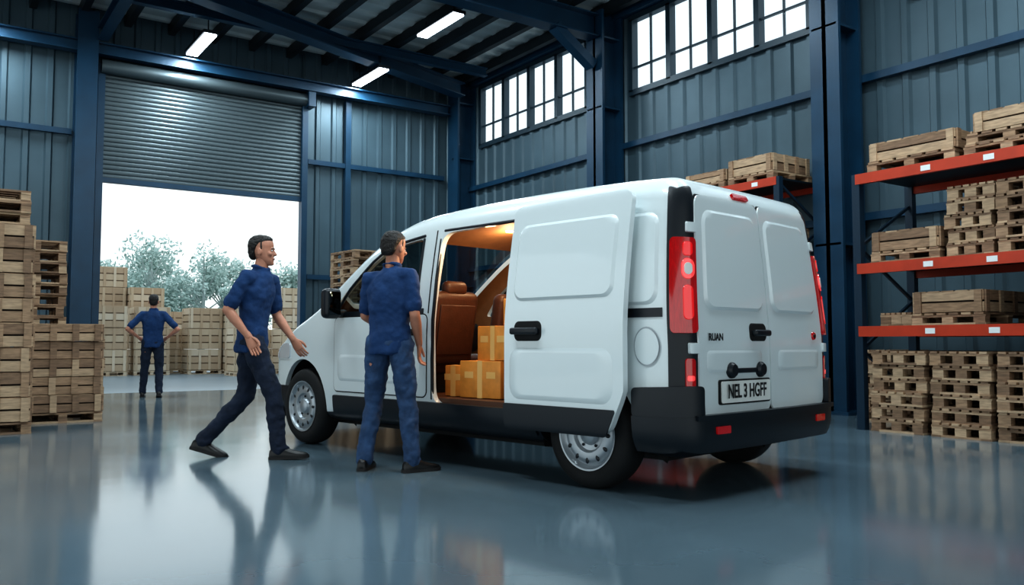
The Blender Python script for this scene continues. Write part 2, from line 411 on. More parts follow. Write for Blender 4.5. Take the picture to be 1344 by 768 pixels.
def V(x,y,z,off=0):
    q=Vector((cl(x,-HW+R,HW-R),cl(y,R,VL-R),cl(z,B+R,H-R))); n=Vector((x,y,z))-q
    if n.length<1e-6: n=Vector((0,0,1))
    p=q+n.normalized()*(R+off)
    zt=ztop(p.y); zz=B+(p.z-B)*(zt-B)/(H-B)
    ins=0
    if zz>1.0: ins+=.13*((zz-1.0)/.93)**1.4
    if zz<.6: ins+=.03*((.6-zz)/.35)**2
    xx=p.x*(1-ins/HW)
    t=cl((p.y-3.9)/(VL-3.9),0,1.05); xx*=1-.11*t*t
    yy=p.y-.26*(xx/HW)**2*sm(2.8,VL,p.y)
    r=cl(1-p.y/.8,0,1.1)
    yy+=r*(.09*max(0,(zz-.9))**1.2+.035*(xx/HW)**2)
    return Vector((xx,yy,zz))
def zc(y,z): return B+(z-B)*(H-B)/(ztop(y)-B)
def S(side,y,z,off=0): return V(side*HW,y,zc(y,z),off)
def RR(x,z,off=0): return V(x,0,zc(0,z),off)
def P(a,z,off=0):
    if a<-HW: return S(-1,-a-HW,z,off)
    if a>HW: return S(1,a-HW,z,off)
    return RR(a,z,off)
def rowsf(a,b,n,c):
    s=set([a,b]); 
    for i in range(n+1): s.add(a+(b-a)*i/n)
    if c:
        for k in range(1,7):
            d=c*(1-math.cos(math.pi/2*k/6)); s.add(a+d); s.add(b-d)
    s=sorted(s); o=[s[0]]
    for v in s[1:]:
        if v-o[-1]>1e-4: o.append(v)
    return o
def patch(mb,fn,r0,r1,lo,hi,off,rim=.01,bev=0,corner=0,nr=12,nc=12,mi=0,back=False):
    if not callable(lo): l_=lo; lo=lambda r:l_
    if not callable(hi): h_=hi; hi=lambda r:h_
    rows=rowsf(r0,r1,nr,corner); n=len(mb.v); G=[]
    for r in rows:
        s=min(r-r0,r1-r); ins=0
        if corner and s<corner: ins=corner-math.sqrt(max(0,corner**2-(corner-s)**2))
        G.append((r,lo(r)+ins,hi(r)-ins))
    for r,a,b in G:
        for j in range(nc+1): mb.v.append(tuple(fn(r,a+(b-a)*j/nc,off)))
    w=nc+1; R_=len(G)
    for i in range(R_-1):
        for j in range(nc): mb.f.append((n+i*w+j,n+i*w+j+1,n+(i+1)*w+j+1,n+(i+1)*w+j)); mb.m.append(mi)
    loop=[(0,j) for j in range(w)]+[(i,w-1) for i in range(1,R_)]+[(R_-1,j) for j in range(w-2,-1,-1)]+[(i,0) for i in range(R_-2,0,-1)]
    rc=(r0+r1)/2; rh=(r1-r0)/2
    k=len(mb.v)
    for i,j in loop:
        r,a,b=G[i]; c=a+(b-a)*j/nc; cc=(a+b)/2; L_=lo(r);Hh=hi(r); ch=max(.01,(Hh-L_)/2)
        mb.v.append(tuple(fn(rc+(r-rc)*(1+bev/rh),cc+(c-cc)*(1+bev/ch),off-rim)))
    for q in range(len(loop)):
        q2=(q+1)%len(loop); i,j=loop[q]; i2,j2=loop[q2]
        mb.f.append((n+i*w+j,k+q,k+q2,n+i2*w+j2)); mb.m.append(mi)
    if back:
        k2=len(mb.v)
        for r,a,b in G:
            for j in range(nc+1): mb.v.append(tuple(fn(r,a+(b-a)*j/nc,off-rim)))
        for i in range(R_-1):
            for j in range(nc): mb.f.append((k2+i*w+j,k2+(i+1)*w+j,k2+(i+1)*w+j+1,k2+i*w+j+1)); mb.m.append(mi)
def axis(a,b,step,r):
    o=[a+r*k/5 for k in range(6)]; n=int((b-a-2*r)/step)+1
    o+=[a+r+(b-a-2*r)*i/n for i in range(1,n)]; o+=[b-r+r*k/5 for k in range(6)]; return o
xs=axis(-HW,HW,.16,R); ys=axis(0,VL,.11,R); zs=axis(B,H,.13,R)
vd={}; verts=[];faces=[]
def gv(x,y,z):
    k=(round(x,4),round(y,4),round(z,4))
    if k not in vd: vd[k]=len(verts); verts.append(tuple(V(x,y,z)))
    return vd[k]
def grid(A,Bq,f):
    for i in range(len(A)-1):
        for j in range(len(Bq)-1):
            faces.append((gv(*f(A[i],Bq[j])),gv(*f(A[i+1],Bq[j])),gv(*f(A[i+1],Bq[j+1])),gv(*f(A[i],Bq[j+1]))))
grid(ys,zs,lambda a,b:(-HW,a,b)); grid(ys,zs,lambda a,b:(HW,a,b))
grid(xs,zs,lambda a,b:(a,0,b)); grid(xs,zs,lambda a,b:(a,VL,b))
grid(xs,ys,lambda a,b:(a,b,B)); grid(xs,ys,lambda a,b:(a,b,H))
me=D.meshes.new('body'); me.from_pydata(verts,[],faces)
bm=bmesh.new(); bm.from_mesh(me); bmesh.ops.recalc_face_normals(bm,faces=bm.faces); bm.to_mesh(me); bm.free()
for m in (m_white,m_inner,m_black): me.materials.append(m)
body=D.objects.new('body_tmp',me); coll.objects.link(body)
sd=body.modifiers.new('s','SOLIDIFY'); sd.thickness=.045; sd.offset=-1; sd.material_offset=1
cuts=[]
def prism(poly,axis_,a,b):
    bm=bmesh.new()
    def mk(p,t): return (t,p[0],p[1]) if axis_=='x' else (p[0],p[1],t)
    va=[bm.verts.new(mk(p,a)) for p in poly]; vb=[bm.verts.new(mk(p,b)) for p in poly]
    bm.faces.new(va); bm.faces.new(vb[::-1])
    for i in range(len(poly)): bm.faces.new((va[i],vb[i],vb[(i+1)%len(poly)],va[(i+1)%len(poly)]))
    bmesh.ops.recalc_face_normals(bm,faces=bm.faces)
    m_=D.meshes.new('cut'); bm.to_mesh(m_); bm.free(); o=D.objects.new('cut',m_); coll.objects.link(o); cuts.append(o)
    md=body.modifiers.new('b','BOOLEAN'); md.object=o; md.operation='DIFFERENCE'; md.solver='EXACT'
def rpoly(pts,r,n=5):
    out=[];N=len(pts)
    for i in range(N):
        p=Vector(pts[i]);a=(Vector(pts[i-1])-p);b=(Vector(pts[(i+1)%N])-p)
        rr=min(r,a.length*.45,b.length*.45); a.normalize();b.normalize()
        s=p+a*rr;e=p+b*rr
        for k in range(n+1):
            t=k/n; out.append(tuple(s*(1-t)**2+p*2*t*(1-t)+e*t*t))
    return out
OP=[(1.30,.46),(2.28,.46),(2.30,1.1),(2.27,1.77),(1.30,1.79)]
prism(rpoly(OP,.12),'x',-1.3,-.5)
WIN=[(2.50,1.19),(3.66,1.19),(3.50,1.36),(3.17,1.58),(2.93,1.70),(2.50,1.75)]
prism(rpoly(WIN,.05),'x',-1.3,-.4); prism(rpoly(WIN,.05),'x',.4,1.3)
prism(rpoly([(1.3,1.2),(2.3,1.2),(2.3,1.70),(1.3,1.70)],.07),'x',.4,1.3)
prism(rpoly([(-.74,2.98),(.74,2.98),(.78,3.75),(.5,3.98),(-.5,3.98),(-.78,3.75)],.06),'z',1.22,2.2)
WYR,WYF,WR=.76,4.17,.345
arc=[(math.cos(2*math.pi*k/40)*.415,math.sin(2*math.pi*k/40)*.415) for k in range(40)]
for wy in (WYR,WYF):
    for a,b in ((-1.3,-.62),(.62,1.3)): prism([(wy+p[0],.36+p[1]) for p in arc],'x',a,b)
bme=evalmesh(body); fin(bme,30)
for p in bme.polygons:
    if p.center.z<.325 and p.material_index==0: p.material_index=2
for c in cuts: D.objects.remove(c)
D.objects.remove(body)
bo=D.objects.new('body_shell',bme); coll.objects.link(bo); bo.parent=van
# exterior trim
mats=[m_white,m_black,m_gap,m_red,m_redb,m_clear,m_plate,m_ink,m_rim,m_redm]
mb=MB()
for s in (-1,1):
    f=lambda z,y,o,s=s:S(s,y,z,o)
    patch(mb,f,.50,1.15,2.34,3.72,.003,.01,0,.06,10,16,2)
    patch(mb,f,.51,1.14,2.35,3.71,.007,.01,.004,.05,10,16,0)
    patch(mb,f,1.15,1.80,2.335,2.345,.004,.006,0,0,8,1,2)
    patch(mb,f,.28,.47,1.20,3.73,.016,.02,.004,.02,4,24,1)
    patch(mb,f,.28,.52,4.60,4.95,.016,.02,.004,.0,4,6,1)
    patch(mb,f,1.17,1.70,.17,.66 if s<0 else 1.2,.014,.015,.02,.08,8,10,0)
    patch(mb,f,1.075,1.13,.12,1.27,.008,.01,0,.0,2,14,1)
    patch(mb,f,.62,.80,2.45,3.62,.016,.012,.03,.06,6,14,0)
    patch(mb,f,.98,1.03,2.40,2.58,.05,.05,0,.02,3,5,1)
    patch(mb,f,1.15,1.19,2.4,3.72,.010,.01,0,0,2,14,1)
    sg=s
    def pc(z,a,o,sg=sg): return P(sg*a,z,o)
    patch(mb,pc,.55,1.89,HW-.155,HW+.09,.004,.01,0,.02,16,12,1)
    patch(mb,pc,.98,1.55,HW-.145,HW+.065,.03,.03,.004,.03,10,12,3)
    patch(mb,pc,1.30,1.42,HW-.125,HW-.04,.038,.010,.004,.042,8,8,4)
    patch(mb,pc,1.325,1.395,HW-.108,HW-.057,.042,.006,.002,.025,6,6,6)
    patch(mb,pc,1.06,1.26,HW-.115,HW-.05,.036,.008,.004,.03,6,6,9)
    patch(mb,pc,1.44,1.52,HW-.115,HW-.05,.036,.008,.004,.02,6,6,9)
    patch(mb,pc,.66,.83,HW-.13,HW-.06,.014,.012,.002,.02,4,4,3)
    patch(mb,pc,.70,.73,HW-.12,HW-.07,.018,.008,.002,.01,3,4,4)
    patch(mb,pc,1.585,1.645,HW-.165,HW-.085,.025,.025,.004,.01,4,4,0)
    patch(mb,pc,.86,.92,HW-.165,HW-.085,.025,.025,.004,.01,4,4,0)
    g=lambda z,x,o,s=s:RR(s*x,z,o)
    patch(mb,g,.485,1.83,.0,HW-.155,.003,.01,0,.03,14,10,2)
    patch(mb,g,.49,1.825,.006,HW-.163,.012,.012,.003,.06,14,10,0)
    patch(mb,g,1.14,1.72,.07,.70,.027,.016,.02,.08,12,10,0)
    patch(mb,g,.76,.86,.12,.70,.018,.008,.02,.03,5,10,0)
    patch(mb,g,.385,.43,.56,.70,.065,.02,0,.008,3,4,3)
    h=lambda z,a,o,s=s: V(s*(HW if a<VL else HW-(a-VL)),min(a,VL),zc(min(a,VL),z),o)
    patch(mb,h,.78,.92,4.66,VL+.25,.012,.012,.003,.04,6,14,5)
def bum(a,z,o): return P(a,z,o)
patch(mb,bum,-(HW+.33),HW+.33,.29,.49,.055,.06,0,.0,40,5,1)
for s in (-1,1):
    patch(mb,lambda a,z,o,s=s:P(s*a,z,o),HW-.16,HW+.33,.48,lambda a:.67-.04*max(0,(a-HW)),.05,.05,0,.03,16,5,1)
patch(mb,lambda z,x,o:RR(x,z,o),.47,.50,-HW+.1,HW-.1,.07,.06,0,0,2,16,1)
patch(mb,lambda a,z,o:V(a,VL,zc(VL,z),o),-HW,HW,.28,.5,.02,.03,0,0,20,4,1)
patch(mb,lambda a,z,o:V(a,VL,zc(VL,z),o),-.5,.5,.56,.70,.012,.02,0,.03,12,4,1)
patch(mb,lambda z,x,o:RR(x,z,o),1.845,1.89,-.30,-.10,.020,.022,.003,.012,4,6,3)
patch(mb,lambda z,x,o:RR(x,z,o),.55,.70,-.605,-.035,.026,.02,0,.015,4,6,2)
patch(mb,lambda z,x,o:RR(x,z,o),.56,.69,-.595,-.045,.032,.008,0,.012,4,6,6)
for x in (-.47,-.14):
    c=RR(x,.755,.01); mb.lathe([(.001,.035),(.036,.035),(.048,.02),(.05,0)],Matrix.Translation(c)@Matrix.Rotation(math.pi/2,4,'X'),1,20)
mb.rbox(RR(-.3,.752,.02),(.30,.02,.03),.008,1)
patch(mb,lambda z,x,o:RR(x,z,o),.94,1.04,-.24,-.05,.018,.008,.008,.03,5,6,2)
mb.rbox(RR(-.145,.985,.045),(.19,.035,.04),.014,1)
for x in (-.21,-.08): mb.rbox(RR(x,.985,.025),(.03,.04,.03),.008,1)
mb.lathe([(.001,.012),(.024,.012),(.030,0)],Matrix.Translation(RR(.64,.97,.012))@Matrix.Rotation(math.pi/2,4,'X'),3,20)
mb.lathe([(.001,.015),(.014,.015),(.016,.01)],Matrix.Translation(RR(.64,.97,.012))@Matrix.Rotation(math.pi/2,4,'X'),7,20)
def cap(r,off,mi):
    n=len(mb.v); c0=(.24,.90)
    mb.v.append(tuple(S(-1,c0[0],c0[1],off)))
    for k in range(28):
        a=2*math.pi*k/28; mb.v.append(tuple(S(-1,c0[0]+r*math.cos(a)*.95,c0[1]+r*math.sin(a)*1.1,off)))
    for k in range(28): mb.f.append((n,n+1+k,n+1+(k+1)%28)); mb.m.append(mi)
cap(.108,.004,8); cap(.098,.009,0)
mb.obj('body_trim',mats,van,30)
# glazing
mb=MB()
def winlohi(y):
    pts=[(2.48,1.77),(2.93,1.72),(3.17,1.60),(3.50,1.38),(3.68,1.20)]
    for i in range(4):
        if y<=pts[i+1][0]:
            t=(y-pts[i][0])/(pts[i+1][0]-pts[i][0]); return pts[i][1]*(1-t)+pts[i+1][1]*t
    return 1.2
for s in (-1,1):
    patch(mb,lambda y,z,o,s=s:S(s,y,z,o),2.48,3.67,1.175,winlohi,-.012,.002,0,0,20,8,0)
patch(mb,lambda z,y,o:S(1,y,z,o),1.18,1.72,1.28,2.32,-.012,.002,0,.06,8,10,0)
patch(mb,lambda y,x,o:V(x,y,H,o),2.96,4.0,-.78,.78,-.012,.002,0,.05,14,14,0)
mb.obj('glazing',[m_vglass],van,40)
mb=MB()
def frame_line(pts,r=.012):
    mb.tube(pts,[r]*len(pts),0,8,ref=(0,.3,1))
for s in (-1,1):
    ys_=[2.49+i*(3.66-2.49)/14 for i in range(15)]
    frame_line([S(s,y,winlohi(y),.002) for y in ys_]); frame_line([S(s,2.49,z,.002) for z in (1.19,1.4,1.6,1.74)])
frame_line([S(-1,1.31,z,-.01) for z in (.5,.8,1.1,1.4,1.74)],.014)
frame_line([S(-1,2.29,z,-.01) for z in (.5,.8,1.1,1.4,1.72)],.014)
frame_line([S(-1,y,1.79,-.005) for y in (1.33,1.6,1.9,2.25)],.012)
mb.bx(-.93,-.80,1.31,2.28,.44,.465,0)
mb.obj('window_seals',[m_black],van,40)
# sliding door
mb=MB()
sh=Vector((-.115,-.93,0))
fd=lambda z,y,o:S(-1,y,z,o)+sh
lo=lambda z:1.29+max(0,.62-z)*.5
patch(mb,fd,.36,1.865,lo,2.30,.0,.045,0,.07,22,16,0,back=True)
patch(mb,fd,1.22,1.70,1.39,2.21,.015,.015,.018,.07,10,14,0)
patch(mb,fd,.58,.86,1.40,2.22,.012,.012,.03,.08,8,14,0)
patch(mb,fd,.352,.52,lambda z:1.30+max(0,.62-z)*.5,2.305,.010,.012,.0,.02,5,14,1)
patch(mb,fd,.94,1.06,1.96,2.20,.004,.004,.006,.04,6,6,2)
mb.rbox(fd(1.0,2.08,.04),(.035,.24,.045),.014,1)
for y in (1.99,2.17): mb.rbox(fd(1.0,y,.02),(.04,.035,.035),.008,1)
mb.rbox(fd(1.1,1.40,-.08),(.1,.12,.06),.01,2); mb.rbox(fd(.42,2.2,-.09),(.14,.10,.05),.01,2)
mb.obj('sliding_door',[m_white,m_black,m_gap],van,30)
# mirrors
for s in (-1,1):
    mb=MB(); c=S(s,3.55,1.2,.0)
    mb.rbox(c+Vector((s*.13,.02,.06)),(.17,.11,.26),.045,0,n=4); mb.rbox(c+Vector((s*.13,-.037,.06)),(.12,.01,.2),.004,1); mb.rbox(c+Vector((s*.04,.02,-.02)),(.12,.06,.06),.02,0)
    mb.obj('wing_mirror',[m_black,m_mirror],van)
# wheels
for i,(s,wy) in enumerate(((-1,WYR),(1,WYR),(-1,WYF),(1,WYF))):
    mb=MB()
    T=Matrix.Translation((s*.825,wy,WR))@Matrix.Rotation(s*math.pi/2,4,'Y')@Matrix.Diagonal((1.03,1.03,1,1))
    w=.105
    mb.lathe([(.215,-w),(.25,-w-.006),(.30,-w+.0),(.325,-w+.025),(.335,-.05),(.335,.05),(.325,w-.025),(.30,w),(.25,w+.006),(.218,w-.005),(.21,w-.02)],T,0,56)
    mb.lathe([(.218,w-.006),(.224,w+.004),(.214,w+.002),(.205,w-.02),(.19,w-.03),(.175,w-.012),(.15,w-.004),(.115,w-.01),(.10,w-.03),(.07,w-.034),(.062,w-.012),(.05,w-.004),(.0,w-.002)],T,1,56)
    mb.lathe([(.21,-w),(.20,0),(.20,w-.03)],T,2,40)
    mb.lathe([(.205,-w+.03),(.0,-w+.03)],T,2,40)
    for k in range(12):
        a=2*math.pi*k/12; mb.ell((0,0,0),(.020,.013,.006),2,T@Matrix.Rotation(a,4,'Z')@Matrix.Translation((.162,0,w-.007)),12,6)
    for k in range(5):
        a=2*math.pi*k/5; mb.ell((0,0,0),(.010,.010,.01),2,T@Matrix.Rotation(a,4,'Z')@Matrix.Translation((.085,0,w-.028)),8,6)
    mb.obj('wheel',[m_tyre,m_rim,m_black],van,40)
    mb=MB()
    T=Matrix.Translation((s*.60,wy,.36))@Matrix.Rotation(s*math.pi/2,4,'Y')
    mb.lathe([(.0,0),(.43,0),(.43,.28)],T,0,40)
    v=mb.v; keep=[(f,m) for f,m in zip(mb.f,mb.m) if sum(v[q][2] for q in f)/len(f)>.25]
    mb.f=[k[0] for k in keep]; mb.m=[k[1] for k in keep]
    mb.obj('wheel_liner',[m_gap],van,40)
mb=MB(); mb.bx(-.7,.7,.3,4.7,.20,.27,0); mb.tube([(-.75,WYR,.33),(.75,WYR,.33)],[.05,.05],0,12,ref=(0,0,1)); mb.tube([(-.75,WYF,.33),(.75,WYF,.33)],[.04,.04],0,12,ref=(0,0,1)); mb.obj('chassis',[m_gap],van)
# interior
mb=MB(); mb.bx(-.86,.86,.2,3.2,.44,.50,0); mb.bx(-.9,-.84,1.31,2.27,.45,.505,0); mb.obj('load_floor',[m_vfloor],van,smooth=False)
def seat(x,y):
    mb=MB()
    mb.rbox((x,y+.28,.74),(.50,.52,.16),.06,0,n=4); mb.rbox((x,y+.28,.58),(.42,.44,.2),.03,1)
    mb.rbox((x,y-.06,1.05),(.50,.15,.62),.065,0,T=Matrix.Rotation(math.radians(10),4,'X'),n=4)
    mb.rbox((x,y-.135,1.03),(.38,.02,.42),.008,0,T=Matrix.Rotation(math.radians(10),4,'X'))
    mb.rbox((x,y-.12,1.38),(.24,.10,.12),.045,0,n=4)
    mb.obj('seat',[m_leather,m_black],van,40)
seat(-.40,2.78); seat(.35,2.78)
mb=MB(); mb.rbox((0,3.75,.98),(1.5,.4,.3),.08,0,n=4); mb.rbox((-.4,3.6,1.12),(.4,.2,.14),.05,0)
T=Matrix.Translation((-.42,3.45,1.13))@Matrix.Rotation(math.radians(62),4,'X')
for k in range(24):
    a=2*math.pi*k/24;b=2*math.pi*(k+1)/24
    mb.tube([T@Vector((.18*math.cos(a),.18*math.sin(a),0)),T@Vector((.18*math.cos(b),.18*math.sin(b),0))],[.013,.013],0,6,ref=(.1,.2,1))
mb.tube([T@Vector((-.18,0,0)),T@Vector((.18,0,0))],[.015,.015],0,6,ref=(0,0,1)); mb.tube([T@Vector((0,0,0)),T@Vector((0,0,-.2))],[.03,.03],0,8)
mb.obj('dashboard',[m_black],van,40)
def carton(x,y,z,w,d,h,rz=0):
    mb=MB(); T=Matrix.Translation((x,y,z+h/2))@Matrix.Rotation(rz,4,'Z')
    mb.rbox((0,0,0),(w,d,h),.006,0,n=2); mb.box((0,0,0),(w+.003,.05,h+.003),1); mb.box((0,0,0),(.05,d+.003,h+.003),1)
    for q in (-1,1): mb.box((q*w*.27,-d/2-.001,h*.12),(.09,.002,.05),1); mb.box((-w/2-.001,q*d*.27,h*.12),(.002,.09,.05),1)
    mb.v=[tuple(T@Vector(v)) for v in mb.v]
    mb.obj('carton',[m_box,m_tape],van,30)
carton(-.50,2.02,.505,.42,.42,.28,.08); carton(-.06,2.0,.505,.38,.40,.28,-.05); carton(-.50,1.56,.505,.40,.38,.28,0)
carton(-.48,1.90,.79,.37,.36,.26,-.06); carton(-.48,1.50,.79,.36,.34,.26,.05); carton(-.46,1.66,1.055,.34,.34,.20,0); carton(-.06,1.56,.505,.36,.36,.3,0)
carton(-.58,2.36,.505,.2,.17,.24,.12); carton(-.05,1.95,.79,.34,.34,.22); carton(-.05,1.55,.81,.32,.32,.22)
mb=MB()
for x,y in ((-.35,2.0),(-.2,1.5),(.1,2.5)):
    zt=V(x,y,H,-.05).z; mb.lathe([(.0,-.012),(.035,-.012),(.042,0)],Matrix.Translation((x,y,zt)),0,16)
mb.obj('cabin_lamp',[m_glow],van,40)
for x,y,e_ in ((-.55,2.05,18),(.1,2.5,8),(-.2,1.5,9)):
    L=D.lights.new('cabin_light','POINT'); L.energy=e_; L.color=(1,.68,.38); L.shadow_soft_size=.05
    lo_=D.objects.new('cabin_light',L); coll.objects.link(lo_); lo_.parent=van; lo_.location=(x,y,1.79)
def text(s,loc,size,mat,ext=.001,sx=1):
    c=D.curves.new('t','FONT'); c.body=s; c.size=size; c.extrude=ext; c.align_x='CENTER'; c.align_y='CENTER'; c.offset=size*.018
    o=D.objects.new('t',c); coll.objects.link(o); me=evalmesh(o); D.objects.remove(o)
    me.materials.clear(); me.materials.append(mat)
    q=D.objects.new('lettering',me); coll.objects.link(q); q.parent=van; q.location=loc; q.rotation_euler=(math.pi/2,0,0); q.scale=(sx,1,1)
text('NEL 3 HGFF',RR(-.32,.625,.036),.118,m_ink,sx=.74)
text('RUAN',RR(-.62,.955,.016),.062,m_ink,sx=.95)

# ---------------- PEOPLE
def vox(mb,voxel,it=4,disp=0,dsc=.12,name='tmp'):
    me=D.meshes.new(name); me.from_pydata(mb.v,[],mb.f)
    bm=bmesh.new(); bm.from_mesh(me); bmesh.ops.recalc_face_normals(bm,faces=bm.faces); bm.to_mesh(me); bm.free()
    o=D.objects.new('tmp',me); coll.objects.link(o)
    r=o.modifiers.new('r','REMESH'); r.mode='VOXEL'; r.voxel_size=voxel
    s=o.modifiers.new('s','SMOOTH'); s.iterations=it; s.factor=.5
    if disp:
        t=D.textures.new('folds','CLOUDS'); t.noise_scale=dsc; d=o.modifiers.new('d','DISPLACE'); d.texture=t; d.strength=disp; d.mid_level=.5
        s=o.modifiers.new('s2','SMOOTH'); s.iterations=2; s.factor=.5
    m2=evalmesh(o); D.objects.remove(o); return m2
def hring(z,yf,yb,hw,n=20,sq=1.0):
    yc=(yf+yb)/2;a=(yf-yb)/2; return [Vector((hw*math.cos(2*math.pi*k/n),yc+a*math.sin(2*math.pi*k/n),z)) for k in range(n)]
def head(out,T):
    mb=MB()
    mb.rings([hring(*r) for r in ((0,.078,.035,.02),(.012,.090,.01,.036),(.035,.094,-.02,.052),(.065,.093,-.055,.063),(.10,.091,-.082,.070),(.13,.088,-.096,.074),(.16,.093,-.102,.077),(.19,.086,-.098,.073),(.215,.062,-.078,.056),(.23,.025,-.04,.03))])
    mb.ell((0,.100,.088),(.015,.020,.012)); mb.tube([(0,.088,.125),(0,.107,.09)],[.007,.010],0,8)
    mb.ell((0,.086,.133),(.05,.012,.010)); mb.ell((0,.086,.052),(.022,.013,.010)); mb.ell((0,.080,.014),(.02,.016,.014))
    for s in (-1,1):
        mb.ell((s*.078,-.008,.103),(.008,.020,.031)); mb.ell((s*.045,.072,.09),(.02,.02,.018))
    me=vox(mb,.0055,3)
    n=len(out.v); out.addmesh(me,0)
    mb=MB()
    mb.rings([hring(*r) for r in ((.045,-.055,-.080,.040),(.065,-.038,-.098,.060),(.10,-.028,-.107,.070),(.135,-.010,-.111,.076),(.16,.018,-.112,.081),(.178,.050,-.110,.081),(.192,.080,-.106,.078),(.212,.084,-.096,.070),(.232,.062,-.074,.052),(.243,.03,-.04,.03))])
    for s in (-1,1): mb.tube([(s*.072,.006,.165),(s*.072,.006,.125)],[.008,.006],0,8,ref=(0,1,0))
    me=vox(mb,.006,2,.012,.022); out.addmesh(me,1)
    for s in (-1,1):
        out.ell((s*.031,.083,.117),(.012,.009,.007),6); out.ell((s*.031,.0905,.117),(.005,.003,.005),1)
        out.tube([(s*.015,.095,.134),(s*.033,.096,.138),(s*.05,.085,.134)],[.003,.0035,.0025],1,6,ref=(0,1,0))
    out.tube([(-.022,.091,.052),(0,.0995,.054),(.022,.091,.052)],[.003,.0045,.003],7,8,ref=(0,1,0))
    for i in range(n,len(out.v)): out.v[i]=tuple(T@Vector(out.v[i]))
def hand(out,W,d,thumb,curl=.35,side=1):
    d=Vector(d).normalized(); t=Vector(thumb); t=(t-d*t.dot(d)).normalized(); n=d.cross(t)*side
    W=Vector(W)
    def P_(a,b,c): return W+d*a+t*b+n*c
    out.tube([P_(-.03,0,0),P_(.02,0,0),P_(.055,.002,0),P_(.09,.0,.0)],[(.026,.02),(.032,.017),(.041,.015),(.038,.012)],0,14,ref=t)
    for i,(b,l) in enumerate(((.030,.072),(.010,.080),(-.010,.075),(-.029,.058))):
        a=.09; c=0; ang=curl*.6; pts=[P_(.075,b*.9,0),P_(a+.005,b,0)]; aa=a+.005
        for k,fr in enumerate((.45,.32,.23)):
            aa+=l*fr*math.cos(ang); c+=l*fr*math.sin(ang); pts.append(P_(aa,b*1.03,c)); ang+=curl
        out.tube(pts,[.009,.0095,.009,.008,.007],0,8,ref=t)
    out.tube([P_(.015,.02,.004),P_(.045,.042,.012),P_(.075,.050,.022),P_(.098,.046,.032)],[.012,.012,.0105,.008],0,8,ref=n)
def shoe(out,A,yaw,pitch):
    T=Matrix.Translation(A)@Matrix.Rotation(yaw,4,'Z')@Matrix.Rotation(pitch,4,'X')@Matrix.Translation((0,0,-.085))
    rs=[]
    for y,w,h in ((-.075,.018,.05),(-.068,.032,.075),(-.04,.038,.095),(0,.04,.105),(.05,.041,.092),(.10,.046,.07),(.15,.048,.056),(.19,.042,.046),(.215,.028,.038),(.225,.012,.028)):
        r=[]
        for k in range(16):
            a=2*math.pi*k/16; cx=math.cos(a);sz=math.sin(a)
            x=w*math.copysign(abs(cx)**.6,cx); z=.022+(h-.022)*sz if sz>0 else .022+.012*sz
            r.append(T@Vector((x,y,z)))
        rs.append(r)
    out.rings(rs,4)
    rs=[]
    for y,w in ((-.08,.02),(-.07,.036),(-.03,.041),(.03,.04),(.10,.048),(.15,.05),(.19,.045),(.22,.03),(.232,.012)):
        rs.append([T@Vector((x,y,z)) for x,z in ((-w,0),(w,0),(w,.024),(-w,.024))])
    out.rings(rs,5)
